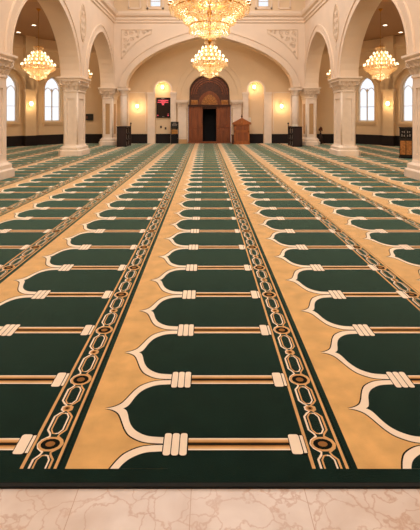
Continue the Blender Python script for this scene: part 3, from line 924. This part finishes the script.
for px, py, lab in ((160.6, 126.8, 'small dark wall socket, left one of the pair below the display screen'), (165.2, 128.2, 'small dark wall socket, right one of the pair below the display screen')):
    m = MB(); X, Z = fx(px), fz(py); m.box(X-.05, X+.05, YB+.19, YB+.22, Z-.07, Z+.07)
    o = m.build('wall_socket', M['black']); tag(o, lab, 'socket', 'sockets under the display')
    m = MB(); m.box(X-.03, X+.03, YB+.184, YB+.19, Z-.045, Z+.02); m.build('cover', M['book_dark'], o)
m = MB(); X, Z = fx(249.6), fz(119.6); 
m.box(X-.07, X+.09, YB+.13, YB+.22, Z-.14, Z+.14); o = tag(m.build('wall_box', M['white']), 'small white box on the wall just right of the wooden lectern roof', 'control box')
m = MB(); m.box(X-.04, X+.06, YB+.12, YB+.13, Z-.05, Z+.09); m.build('cover', M['paper'], o)

# black bookcase with a sign
YQ = 25.15; sq = YQ/F; gx = lambda px: (px-209.5)*sq; gz = lambda py: H-(py-117)*sq
e = empty('bookcase', (gx(174.6), YQ+.2, .0145), 'tall narrow black bookcase with a dark sign on top, left of the mihrab', 'bookcase')
hw = (178.5-170.7)/2*sq; hh = gz(121.8)
m = MB(); m.box(-hw,-hw+.025,-.18,.18,0,.95); m.box(hw-.025,hw,-.18,.18,0,.95); m.box(-hw,hw,.16,.18,0,.95)
for z in (0,.56,.93): m.box(-hw,hw,-.18,.18,z,z+.025)
m.build('carcass', M['black'], e)
m = MB(); m.box(-hw+.025,hw-.025,-.17,-.15,.03,.55); d = m.build('door', M['void'], e)
m = MB(); m.ball((hw-.06,-.18,.32), .014, 6); m.build('knob', M['brass'], d)
m = MB(); m.box(-hw,hw,-.18,-.14,.95,hh); d = m.build('sign', M['black'], e)
m = MB()
for z, w in ((hh-.1,.2),(hh-.17,.32),(hh-.24,.3)): dashes(m, 0, z, w, .025, .012, -.181)
m.build('lettering', M['lettering'], d)
BK = MB(); BK.box(-.028,.028,-.1,.1,0,.2); BKM = None
labs = ['gilt book at the left end of the row in the black bookcase', 'gilt book second from the left in the black bookcase', 'gilt book in the middle of the row in the black bookcase', 'gilt book second from the right in the black bookcase', 'gilt book at the right end of the row in the black bookcase']
def book_mesh(w, h, d, mt):
    m = MB(); m.box(-w/2, w/2, -d/2, d/2, 0, h, 0); m.box(-w/2+.004, w/2-.004, -d/2+.006, d/2+.002, .004, h+.001, 1); return m.mesh('book', [mt, M['paper']])
bkm = book_mesh(.062, .26, .18, M['book_gold'])
for i in range(5):
    o = bpy.data.objects.new('book', bkm); C.objects.link(o); o.location = (gx(174.6)-.15+i*.075, YQ+.12, .0145+.585); tag(o, labs[i], 'book', 'gilt books in the black bookcase')

# lectern
YL = 24.6; sl = YL/F; gx = lambda px: (px-209.5)*sl; gz = lambda py: H-(py-117)*sl
e = empty('lectern', (gx(241.8), YL+.3, .0145), 'brown wooden lectern cabinet with a gabled roof right of the mihrab', 'lectern')
hw = (249.6-234.3)/2*sl; zt = gz(124.2)
m = MB(); m.box(-hw,hw,-.3,.25,.06,zt); m.box(-hw-.03,hw+.03,-.33,.25,0,.09)
for (a,b,c,d) in ((-hw,-hw+.07,.09,zt),(hw-.07,hw,.09,zt),(-hw,hw,.09,.17),(-hw,hw,.72,.80),(-hw,hw,zt-.07,zt)): m.box(a,b,-.325,-.3,c,d)
m.build('body', M['oak'], e)
m = MB(); m.box(-hw+.1,hw-.1,-.315,-.3,.2,.69); m.box(-hw+.1,hw-.1,-.315,-.3,.83,zt-.1); m.build('front_panel', M['wood'], e)
m = MB(); za = gz(118.4)
m.prism([(-hw-.08,zt),(hw+.08,zt),(hw+.08,zt+.05),(0,za),(-hw-.08,zt+.05)], 'y', -.36, .28); m.box(-hw-.1,hw+.1,-.37,.28,zt-.02,zt+.03)
for sg in (-1,1): m.rings([[(sg*(hw+.1),-.385,zt+.03),(sg*(hw+.1),-.385,zt+.08),(sg*(hw+.1),-.35,zt+.08),(sg*(hw+.1),-.35,zt+.03)],[(0,-.385,za-.02),(0,-.385,za+.04),(0,-.35,za+.04),(0,-.35,za-.02)]])
r = m.build('roof', M['oak'], e)
m = MB(); m.lathe([(.03,za),(.03,za+.05),(.055,za+.09),(.055,za+.12),(.02,za+.15),(.03,za+.18),(.004,za+.25)], 10, (0,-.33,0)); m.build('finial', M['wood_dark'], r)
m = MB(); m.ball((0,-.37,zt+.12), .035, 6); m.build('rosette', M['book_gold'], r)
m = MB(); m.box(-hw-.12,-hw-.01,-.28,.2,0,.55); m.box(-hw-.14,-hw,-.3,.2,.5,.55); m.build('side_step', M['wood_dark'], e)

# ------------------------------------------------------------------ low bookcases against the far piers
bk_d = book_mesh(.045, .22, .16, M['book_dark']); bk_g = book_mesh(.045, .24, .16, M['book_gold'])
for sg, sd in ((-1,'left'),(1,'right')):
    e = empty('low_bookcase', (sg*4.70, 23.06, .0145), 'low dark mahogany bookcase standing beside the farthest %s pier' % sd, 'bookcase')
    ww, hd, hh = .26, .57, 1.06
    m = MB()
    for y in (-hd, -.02, hd-.03): m.box(-ww, ww, y, y+.03, 0, hh)
    bx = sorted((sg*ww, sg*(ww-.02))); m.box(bx[0], bx[1], -hd, hd, 0, hh)
    for z in (.03,.36,.69,1.02): m.box(-ww, ww, -hd, hd, z, z+.03)
    m.box(-ww-.02, ww+.02, -hd-.02, hd+.02, hh, hh+.03); m.box(-ww+.05, ww-.05, -hd-.012, -hd, .12, .95)
    m.build('carcass', M['mahog'], e)
    m = MB(); xq = sorted((-sg*ww, -sg*(ww+.03))); m.box(xq[0], xq[1], hd-.06, hd+.02, 0, 1.2); m.ball((-sg*(ww+.015), hd-.02, 1.24), .05, 8); m.build('post', M['mahog'], e)
    for r_, z in enumerate((.06,.39,.72)):
        for b_ in range(2):
            for k in range(5):
                yy = 23.06-hd+.1+b_*.58+k*.075
                o = bpy.data.objects.new('book', bk_g if (k+r_) % 3 == 0 else bk_d); C.objects.link(o)
                o.location = (sg*4.70-sg*.11, yy, .0145+z); o.rotation_euler = (0,0,PI/2*sg)
                tag(o, '%s book on the %s shelf of the low bookcase beside the farthest %s pier' % ('gilt' if (k+r_)%3==0 else 'dark brown', ('bottom','middle','top')[r_], sd), 'book', '%s books on the %s shelf of the %s low bookcase' % ('gilt' if (k+r_)%3==0 else 'dark', ('bottom','middle','top')[r_], sd))
    if sg == 1:
        m = MB()
        for k in range(5): m.box(-.16+.01*random.random(), .15, -.2, .12+.01*k, .022*k, .022*k+.02)
        o = m.build('paper_stack', M['paper'], None, (4.62, 22.8, .0145+1.092)); tag(o, 'stack of cream papers on top of the right low bookcase', 'papers')

# cabinet at the right edge
Yq = 16.2; s = Yq/F
e = empty('cabinet', (7.68, Yq+.22, .0145), 'small cabinet with black glazed top and golden wooden doors behind the near right pier', 'cabinet', None, math.radians(-25))
m = MB(); m.box(-.23,.23,-.2,.2,.06,1.2); m.box(-.25,.25,-.22,.22,0,.08); m.box(-.25,.25,-.22,.22,1.16,1.2); m.box(-.23,.23,-.21,-.2,.68,.74); m.build('carcass', M['black'], e)
for sg in (-1,1):
    m = MB(); a, b = sorted((sg*.012, sg*.2)); m.box(a,b,-.225,-.2,.14,.68); m.box(a+.04,b-.04,-.235,-.225,.2,.62); d = m.build('door', M['wood_gold'], e)
    m = MB(); m.ball((sg*.035,-.24,.42), .012, 6); m.build('knob', M['brass'], d)
    m = MB(); a, b = sorted((sg*.02, sg*.19)); m.box(a,b,-.212,-.2,.78,1.12); g = m.build('glass_door', M['void'], e)
    m = MB()
    for (x,z,h) in ((.06,.84,.07),(.14,.84,.1),(.06,.98,.08),(.13,1.0,.05)): m.box(sg*x-.014, sg*x+.014, -.216, -.212, z, z+h)
    m.build('pale_label', M['lettering'], g)

# small black monitor on the far aisle wall, dried flowers at right
e = empty('wall_monitor', (-7.25, YB, 0), 'small black monitor on the far wall between the second and farthest left piers', 'monitor')
m = MB(); m.box(-.24,.20,-.14,-.06,1.41,1.80); m.build('casing', M['black'], e)
m = MB(); m.box(-.22,-.12,-.145,-.14,1.5,1.68); m.build('picture', simple('picture_patch', lin(120,70,45), .4, var=.3, scale=30), e)
m = MB(); m.box(-.06,.06,-.06,.0,1.52,1.66); m.build('bracket', M['black'], e)
e = empty('flower_vase', (6.62, 25.05, .0145), 'dark floor vase of dried brown flowers right of the farthest right pier', 'vase')
m = MB(); m.lathe([(.08,0),(.13,.06),(.15,.28),(.1,.5),(.05,.6),(.07,.66)], 14); m.build('vase', M['mahog'], e)
m = MB()
for k in range(14):
    a = random.uniform(0, 6.28); r = random.uniform(.02,.13); h = random.uniform(.8,1.0)
    m.tube([(0,0,.6),(r*.4*math.cos(a),r*.4*math.sin(a),.75),(r*math.cos(a),r*math.sin(a),h)], .007, 4); m.ball((r*math.cos(a),r*math.sin(a),h), .035, 6, 0, 1.4)
m.build('dried_flowers', M['flower'], e)

# ------------------------------------------------------------------ sconces, downlights, lights
def point(loc, p, col, r=.08, name='lamp'):
    l = bpy.data.lights.new(name, 'POINT'); l.energy = p; l.color = col; l.shadow_soft_size = r
    o = bpy.data.objects.new(name, l); o.location = loc; C.objects.link(o); return o
def fill_area(loc, p, col, sx, sy, rot=(0,0,0), name='lamp'):  # rectangular light, used only for the added fill
    l = bpy.data.lights.new(name, 'AREA'); l.energy = p; l.color = col; l.shape = 'RECTANGLE'; l.size = sx; l.size_y = sy
    o = bpy.data.objects.new(name, l); o.location = loc; o.rotation_euler = rot; C.objects.link(o); return o
WARM = (1, .70, .40); SOFT = (1, .80, .58)
def sconce(loc, n, label, group, power):
    n = Vector(n); e = empty('wall_sconce', loc, label, 'wall lamp', group, math.atan2(n.y, n.x)+PI/2)
    m = MB(); m.lathe([(.03,-.09),(.05,-.07),(.05,.1),(.02,.14)], 8, (0,-.025,0)); m.tube([(0,-.02,-.05),(0,-.1,-.08),(0,-.13,-.05)], .014, 6); m.build('bracket', M['brass'], e)
    m = MB(); m.lathe([(.05,-.07),(.085,-.02),(.10,.06),(.09,.12),(.06,.16)], 12, (0,-.15,0)); m.build('shade', M['bulb'], e)
    p = Vector(loc)+n*.34; point(p, power, WARM, .07)
sconce((fx(162.3), YB+.22, fz(87.5)), (0,-1,0), 'glowing wall lamp at the top of the niche above the display screen', 'niche lamps', 18)
sconce((fx(254.3), YB+.22, fz(87.5)), (0,-1,0), 'glowing wall lamp at the top of the empty niche right of the lectern', 'niche lamps', 18)
sconce((fx(137.6), YB, fz(106.8)), (0,-1,0), 'glowing wall lamp above the left low bookcase', 'wall lamps beside the niches', 24)
sconce((fx(281.2), YB, fz(106.8)), (0,-1,0), 'glowing wall lamp above the right low bookcase', 'wall lamps beside the niches', 24)
for sg, sd in ((-1,'left'),(1,'right')):
    A = Vector((sg*10.9, 22.5, 0)); B = Vector((sg*8.8, 25.2, 0)); d = (B-A).normalized(); n = Vector((-sg*abs(d.y), -abs(d.x), 0))
    p = A+d*(.34*LEN)+n*.32
    sconce((p.x, p.y, 2.3), n, 'glowing wall lamp on the pilaster between the windows of the %s aisle' % sd, 'aisle pilaster lamps', 20)
    for (X, Y, lab) in ((8.57, 20.5, 'upper recessed ceiling light seen through the near %s arch'), (10.1, 22.2, 'lower recessed ceiling light seen through the near %s arch')):
        e = empty('ceiling_downlight', (sg*X, Y, ZA), lab % sd, 'downlight', 'aisle downlights')
        m = MB(); m.lathe([(.12,0),(.12,-.012),(.095,-.016),(.095,0)], 20); m.build('frame', M['white'], e)
        m = MB(); m.lathe([(.09,-.004),(.09,-.012)], 20); m.build('lens', M['down'], e)

CC = (1, .84, .64)
for i, (e, R, top) in enumerate(roots):
    x, y, z = e.location
    pw = (150, 130, 85, 85, 55, 55)[i]
    point((x, y, z+.12*R), pw*.5, CC, .22*R); point((x, y, z-.32*R), pw*.25, CC, .15*R); point((x, y, z+.62*R), pw*.25, CC, .12*R)
# added ceiling fill for nave, aisles and sanctuary, beyond the modelled downlights
for y, p in ((-2.5, 150), (5, 200), (13.5, 380), (19.5, 430)):
    fill_area((0, y, ZC-.05), p, (.95,.97,1), 7, 2.5)
for sg in (-1, 1):
    for y in (8, 14, 20): fill_area((sg*8.6, y, ZA-.05), 40, (1,.80,.58), 2.5, 2)
fill_area((0, 25.0, 6.95), 22, (1,.80,.55), 8, .7)
# added unseen fill aimed down the hall to brighten pier faces and soffits
for sg in (-1, 1):
    fill_area((sg*3.6, 3, ZC-.3), 420, (1,.94,.86), 1.6, .8, (math.radians(58), 0, math.radians(-6*sg)))
    fill_area((sg*8.3, 4, ZA-.15), 440, (1,.80,.53), 2.0, .6, (math.radians(72), 0, 0))

# ------------------------------------------------------------------ world, camera, view
w = bpy.data.worlds.new('World'); bpy.context.scene.world = w; w.use_nodes = True
bg = w.node_tree.nodes['Background']; bg.inputs[0].default_value = (.92, .95, 1, 1); bg.inputs[1].default_value = 1.5
cam = bpy.data.cameras.new('Camera'); co = bpy.data.objects.new('Camera', cam); C.objects.link(co)
co.location = (0, 0, H+.0135); co.rotation_euler = (PI/2, 0, 0)
cam.sensor_fit = 'HORIZONTAL'; cam.sensor_width = 36; cam.lens = 36*F/420
cam.shift_x = .5/420; cam.shift_y = -148/420; cam.clip_end = 200; cam.clip_start = .02
scn = bpy.context.scene; scn.camera = co
scn.view_settings.view_transform = 'Standard'; scn.view_settings.look = 'None'
scn.view_settings.exposure = -.3; scn.view_settings.gamma = 1; scn.view_settings.use_curve_mapping = False
scn.cycles.max_bounces = 8; scn.cycles.transparent_max_bounces = 24
scn.cycles.sample_clamp_indirect = 4
scn.cycles.use_denoising = True
